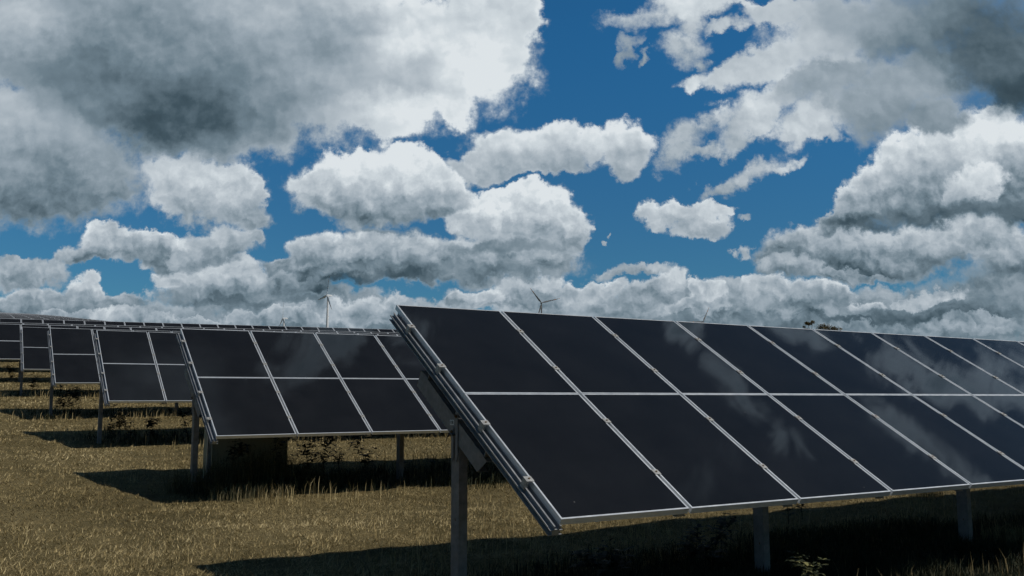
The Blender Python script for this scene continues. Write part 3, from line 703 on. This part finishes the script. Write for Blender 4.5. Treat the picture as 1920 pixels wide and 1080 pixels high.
# ------------------------------------------------------------------ grass
def blade_mat(name, stops, rough=.75, trans=.25):
    m, nt, b = mat(name, stops[1][1], rough, 0, .25)
    a = nt.nodes.new('ShaderNodeAttribute'); a.attribute_name = 'tone'
    nt.links.new(rampn(nt, a.outputs['Fac'], stops), b.inputs['Base Color'])
    return m
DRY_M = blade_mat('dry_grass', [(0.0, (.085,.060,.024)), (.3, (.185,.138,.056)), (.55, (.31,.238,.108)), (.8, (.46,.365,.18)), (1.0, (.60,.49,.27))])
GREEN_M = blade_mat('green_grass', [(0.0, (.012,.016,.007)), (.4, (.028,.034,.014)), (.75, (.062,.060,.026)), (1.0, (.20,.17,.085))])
TUFT_M = blade_mat('tall_grass', [(0.0, (.035,.038,.016)), (.5, (.095,.090,.042)), (.85, (.19,.16,.082)), (1.0, (.34,.28,.15))])
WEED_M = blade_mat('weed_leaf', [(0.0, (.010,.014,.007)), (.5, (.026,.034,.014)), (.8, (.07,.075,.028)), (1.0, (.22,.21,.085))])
def blades(name, x, h, height, width, tone, mats, lean=.5, curl=False, flat=None, z=None, lo=0.0):
    """one grass blade per entry; curl adds a bent middle joint"""
    n = len(x); zz = ground_z(x, h)+(bumps(x, h) if True else 0)-.004 if z is None else z
    a = rng.random(n)*2*np.pi; l = lean*(lo+(1-lo)*rng.random(n)**.8)*height
    if flat is not None: l = np.where(flat, height, l)
    up = np.sqrt(np.maximum(height**2-l**2, (height*.06)**2))
    bx = np.stack([x*XA[0]+h*HA[0], x*XA[1]+h*HA[1], zz], -1)
    dr = np.stack([np.cos(a), np.sin(a), 0*a], -1); w = np.stack([-np.sin(a+.6), np.cos(a+.6), 0*a], -1)*width[:, None]*.5
    tip = bx+dr*l[:, None]+np.array([0,0,1.])*up[:, None]
    if not curl:
        vs = np.stack([bx-w, bx+w, tip], 1).reshape(-1, 3); fc = np.arange(3*n); k = 3; rep = 3
        me = fast_mesh(name, vs, fc, 3, mats)
    else:
        mid = bx+dr*(l*.28)[:, None]+np.array([0,0,1.])*(up*.68)[:, None]
        vs = np.stack([bx-w, bx+w, mid+w*.8, mid-w*.8, tip], 1).reshape(-1, 3); o = np.arange(n)*5
        fc = np.stack([o, o+1, o+2, o, o+2, o+3, o+3, o+2, o+4], 1).reshape(-1); rep = 5
        me = fast_mesh(name, vs, fc, 3, mats)
    at_ = me.attributes.new('tone', 'FLOAT', 'POINT'); at_.data.foreach_set('value', np.repeat(tone, rep).astype(np.float32))
    return me
def scatter(n, h0, h1, x0f, x1f, power=2.0):
    """more blades close to the camera, fewer far off; x limits are functions of h"""
    t = rng.random(n); h = 1/((1-t)/h0+t/h1) if power == 2 else h0*(h1/h0)**t
    return x0f(h)+(x1f(h)-x0f(h))*rng.random(n), h
xl = lambda h: np.maximum(-.03*h+.35, -9)-.6*np.clip((9-h)/4, 0, 1)+0*h
xr = lambda h: np.minimum(1.75*h+3, 30)
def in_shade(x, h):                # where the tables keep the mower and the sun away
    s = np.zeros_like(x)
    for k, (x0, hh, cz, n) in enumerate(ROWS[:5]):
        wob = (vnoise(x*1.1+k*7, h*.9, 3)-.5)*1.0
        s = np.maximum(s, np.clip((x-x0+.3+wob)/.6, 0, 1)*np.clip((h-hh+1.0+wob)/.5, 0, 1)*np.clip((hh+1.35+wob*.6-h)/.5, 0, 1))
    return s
N1 = 900000
x, h = scatter(N1, 6.3, 62, xl, lambda h: np.minimum(1.7*h+3, 32), 1); sh = in_shade(x, h); keep = rng.random(N1) > sh*.85; x, h, sh = x[keep], h[keep], sh[keep]; n = len(x)
patch = vnoise(x*.55+3, h*.55, 11); fine = vnoise(x*2.6, h*2.6, 12); streak = vnoise(x*.25+20, h*2.4, 13)
ht = (.018+.042*rng.random(n)**1.8)*(.6+.8*fine)*(1+.012*h); flat = rng.random(n) < .40; ht = np.where(flat, ht*2.3, ht*1.15)
big = vnoise(x*.16+8, h*.3+2, 17)
tone = np.clip(.15+.40*patch+.34*big+.24*(fine-.5)+.26*(streak-.5)+.20*rng.normal(size=n)+.12*flat-.20*np.clip((12.5-h)/5, 0, 1)+.08*np.clip((h-13)/4, 0, 1), 0, 1)  # lower-frame darkening put into the grass colour: darker near camera, paler beyond
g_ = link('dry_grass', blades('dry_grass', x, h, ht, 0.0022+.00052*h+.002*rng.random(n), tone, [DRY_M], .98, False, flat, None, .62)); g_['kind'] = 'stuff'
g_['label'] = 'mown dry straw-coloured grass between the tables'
N2 = 46000                          # longer cut straw lying about and ragged standing stalks
x, h = scatter(N2, 6.3, 40, xl, lambda h: np.minimum(1.2*h+2, 26)); cl = vnoise(x*.8+31, h*.9+4, 14); keep = rng.random(N2) < np.clip((cl-.35)*2.6, .04, 1); x, h = x[keep], h[keep]; n = len(x)
flat = rng.random(n) < .72; L_ = np.where(flat, .10+.16*rng.random(n), np.clip(.04+.13*rng.random(n)**2, 0, .2))
# ragged stalks left standing along the table edges, where the mower does not reach
xf = []; hf = []
for k, (x0, hh, cz, nn) in enumerate(ROWS[:5]):
    q = 2600 if k < 2 else 1500; xx = x0-.9+rng.random(q)*(12 if k else 16); off = np.where(rng.random(q) < .6, -.95+.28*rng.normal(size=q), 1.75+.3*rng.normal(size=q)); xf.append(xx); hf.append(hh+off+(vnoise(xx*.8, xx*0+k, 41)-.5)*.7)
xf = np.concatenate(xf); hf = np.concatenate(hf); kp = vnoise(xf*1.4, hf*1.1, 42) > .42; xf, hf = xf[kp], hf[kp]
x = np.concatenate([x, xf]); h = np.concatenate([h, hf]); flat = np.concatenate([flat, rng.random(len(xf)) < .15]); L_ = np.concatenate([L_, .10+.20*rng.random(len(xf))**1.4]); n = len(x)
s_ = link('straw', blades('straw', x, h, L_, .0018+.00034*h+0*x, np.clip(.66+.2*rng.normal(size=n), .2, 1), [DRY_M], .6, True, flat)); s_['kind'] = 'stuff'
s_['label'] = 'loose pale straw lying on the mown grass'
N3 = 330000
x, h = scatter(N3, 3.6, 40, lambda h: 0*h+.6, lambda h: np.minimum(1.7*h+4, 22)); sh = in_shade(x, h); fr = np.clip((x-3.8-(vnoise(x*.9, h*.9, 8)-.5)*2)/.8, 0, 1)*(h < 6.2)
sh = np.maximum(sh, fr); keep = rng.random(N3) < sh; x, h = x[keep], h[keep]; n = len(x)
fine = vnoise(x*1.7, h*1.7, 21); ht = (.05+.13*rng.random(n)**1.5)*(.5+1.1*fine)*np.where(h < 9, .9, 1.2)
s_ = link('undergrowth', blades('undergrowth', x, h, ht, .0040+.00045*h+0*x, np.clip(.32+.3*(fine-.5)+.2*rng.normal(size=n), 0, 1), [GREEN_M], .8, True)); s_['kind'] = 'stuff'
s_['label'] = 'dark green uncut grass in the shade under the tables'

# tufts of tall grass round the cabinet and posts
def tuft(px, py, H0, n, tall, spread, label, dry=.35):
    x0, _ = at(px, py, H0); r = rng.random(n)**.6*spread; a = rng.random(n)*6.283
    x = r*np.cos(a); h = r*np.sin(a)*.6; g = float(ground_z(x0, H0))
    ht = tall*(.45+.6*rng.random(n)); tone = np.clip(dry+.28*rng.normal(size=n), 0, 1)
    me = blades('tall_grass', x, h, ht, .0032+.003*rng.random(n), tone, [TUFT_M], .75, True, z=np.zeros(n)-.02)
    o = link('tall_grass', me, None, W(x0, H0, g)); tag(o, label, 'grass tuft', 'tufts of tall grass under the tables')
tuft(372, 890, 12.45, 700, .42, .40, 'tall grass tuft round the foot of the end post left of the beige cabinet')
tuft(440, 900, 12.55, 900, .55, .42, 'dark tall grass tuft before the left half of the beige cabinet')
tuft(495, 905, 12.6, 1000, .66, .45, 'tallest grass tuft leaning before the right half of the beige cabinet', .42)
tuft(555, 905, 12.7, 700, .48, .40, 'tall grass tuft just right of the beige cabinet below the leafy weeds')
tuft(640, 905, 12.6, 500, .30, .45, 'low grass tuft between the leafy weeds and the second post')
tuft(470, 935, 11.75, 420, .26, .55, 'sunlit dry grass tuft on the shadow edge in front of the cabinet', .85)
tuft(1600, 985, 6.6, 260, .22, .4, 'low grass tuft on the shadow edge below the middle of the nearest table', .5)
tuft(1740, 935, 8.0, 260, .24, .3, 'grass tuft left of the right-hand post of the nearest table', .45)
tuft(1890, 1075, 5.6, 500, .30, .4, 'pale grass tuft in the bottom right corner', .7)

# leafy weeds: a stem, side shoots and long narrow leaves
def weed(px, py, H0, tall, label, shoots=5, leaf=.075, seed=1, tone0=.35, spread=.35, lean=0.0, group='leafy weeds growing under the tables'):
    r_ = np.random.default_rng(seed*13+int(px)); x0, _ = at(px, py, H0); g = float(ground_z(x0, H0))
    e = bpy.data.objects.new('weed', None); COL.objects.link(e); e.location = W(x0, H0, g-.01); e.empty_display_size = .1
    tag(e, label, 'weed', group)
    m = Mesh(); lv = []; lt = []
    def leaf_at(p, d, L):
        side = np.cross(d, (0,0,1.)); side /= np.linalg.norm(side)+1e-6; w = L*.17
        q = [p, p+d*L*.35+side*w, p+d*L*.35-side*w, p+d*L*.72+side*w*.7-np.array([0,0,L*.06]), p+d*L*.72-side*w*.7-np.array([0,0,L*.06]), p+d*L-np.array([0,0,L*.28])]
        o = len(lv); lv.extend(q); t = tone0+.2*r_.normal(); lt.extend([t]*6); lf.extend([(o,o+1,o+2),(o+1,o+3,o+4),(o+1,o+4,o+2),(o+3,o+5,o+4)])
    lf = []
    def stem(p0, d, L, rad, depth):
        k = max(4, int(L/.05)); pts = [p0]; dd = d/np.linalg.norm(d)
        for i in range(k):
            dd = dd+r_.normal(size=3)*.07+np.array([0,0,.04]); dd /= np.linalg.norm(dd); pts.append(pts[-1]+dd*L/k)
            if i > 0 or depth:
                for _ in range(4):
                    a = r_.random()*6.283; q = np.array([math.cos(a), math.sin(a), .25+.35*r_.normal()*.5]); q /= np.linalg.norm(q)
                    leaf_at(pts[-1], q, leaf*1.6*(.6+.7*r_.random())*(1.15-.5*i/k))
        m.tube(pts, [rad*(1-.75*i/k) for i in range(k+1)], 5, cap=False)
        return pts
    main = stem(np.zeros(3), np.array([lean,0,1.]), tall, .0055, 0)
    for i in range(shoots):
        p = main[int(1+(len(main)-2)*(.15+.75*r_.random()))]; a = r_.random()*6.283
        stem(p, np.array([math.cos(a)*.8, math.sin(a)*.8, .75]), tall*spread*(.6+.6*r_.random()), .003, 1)
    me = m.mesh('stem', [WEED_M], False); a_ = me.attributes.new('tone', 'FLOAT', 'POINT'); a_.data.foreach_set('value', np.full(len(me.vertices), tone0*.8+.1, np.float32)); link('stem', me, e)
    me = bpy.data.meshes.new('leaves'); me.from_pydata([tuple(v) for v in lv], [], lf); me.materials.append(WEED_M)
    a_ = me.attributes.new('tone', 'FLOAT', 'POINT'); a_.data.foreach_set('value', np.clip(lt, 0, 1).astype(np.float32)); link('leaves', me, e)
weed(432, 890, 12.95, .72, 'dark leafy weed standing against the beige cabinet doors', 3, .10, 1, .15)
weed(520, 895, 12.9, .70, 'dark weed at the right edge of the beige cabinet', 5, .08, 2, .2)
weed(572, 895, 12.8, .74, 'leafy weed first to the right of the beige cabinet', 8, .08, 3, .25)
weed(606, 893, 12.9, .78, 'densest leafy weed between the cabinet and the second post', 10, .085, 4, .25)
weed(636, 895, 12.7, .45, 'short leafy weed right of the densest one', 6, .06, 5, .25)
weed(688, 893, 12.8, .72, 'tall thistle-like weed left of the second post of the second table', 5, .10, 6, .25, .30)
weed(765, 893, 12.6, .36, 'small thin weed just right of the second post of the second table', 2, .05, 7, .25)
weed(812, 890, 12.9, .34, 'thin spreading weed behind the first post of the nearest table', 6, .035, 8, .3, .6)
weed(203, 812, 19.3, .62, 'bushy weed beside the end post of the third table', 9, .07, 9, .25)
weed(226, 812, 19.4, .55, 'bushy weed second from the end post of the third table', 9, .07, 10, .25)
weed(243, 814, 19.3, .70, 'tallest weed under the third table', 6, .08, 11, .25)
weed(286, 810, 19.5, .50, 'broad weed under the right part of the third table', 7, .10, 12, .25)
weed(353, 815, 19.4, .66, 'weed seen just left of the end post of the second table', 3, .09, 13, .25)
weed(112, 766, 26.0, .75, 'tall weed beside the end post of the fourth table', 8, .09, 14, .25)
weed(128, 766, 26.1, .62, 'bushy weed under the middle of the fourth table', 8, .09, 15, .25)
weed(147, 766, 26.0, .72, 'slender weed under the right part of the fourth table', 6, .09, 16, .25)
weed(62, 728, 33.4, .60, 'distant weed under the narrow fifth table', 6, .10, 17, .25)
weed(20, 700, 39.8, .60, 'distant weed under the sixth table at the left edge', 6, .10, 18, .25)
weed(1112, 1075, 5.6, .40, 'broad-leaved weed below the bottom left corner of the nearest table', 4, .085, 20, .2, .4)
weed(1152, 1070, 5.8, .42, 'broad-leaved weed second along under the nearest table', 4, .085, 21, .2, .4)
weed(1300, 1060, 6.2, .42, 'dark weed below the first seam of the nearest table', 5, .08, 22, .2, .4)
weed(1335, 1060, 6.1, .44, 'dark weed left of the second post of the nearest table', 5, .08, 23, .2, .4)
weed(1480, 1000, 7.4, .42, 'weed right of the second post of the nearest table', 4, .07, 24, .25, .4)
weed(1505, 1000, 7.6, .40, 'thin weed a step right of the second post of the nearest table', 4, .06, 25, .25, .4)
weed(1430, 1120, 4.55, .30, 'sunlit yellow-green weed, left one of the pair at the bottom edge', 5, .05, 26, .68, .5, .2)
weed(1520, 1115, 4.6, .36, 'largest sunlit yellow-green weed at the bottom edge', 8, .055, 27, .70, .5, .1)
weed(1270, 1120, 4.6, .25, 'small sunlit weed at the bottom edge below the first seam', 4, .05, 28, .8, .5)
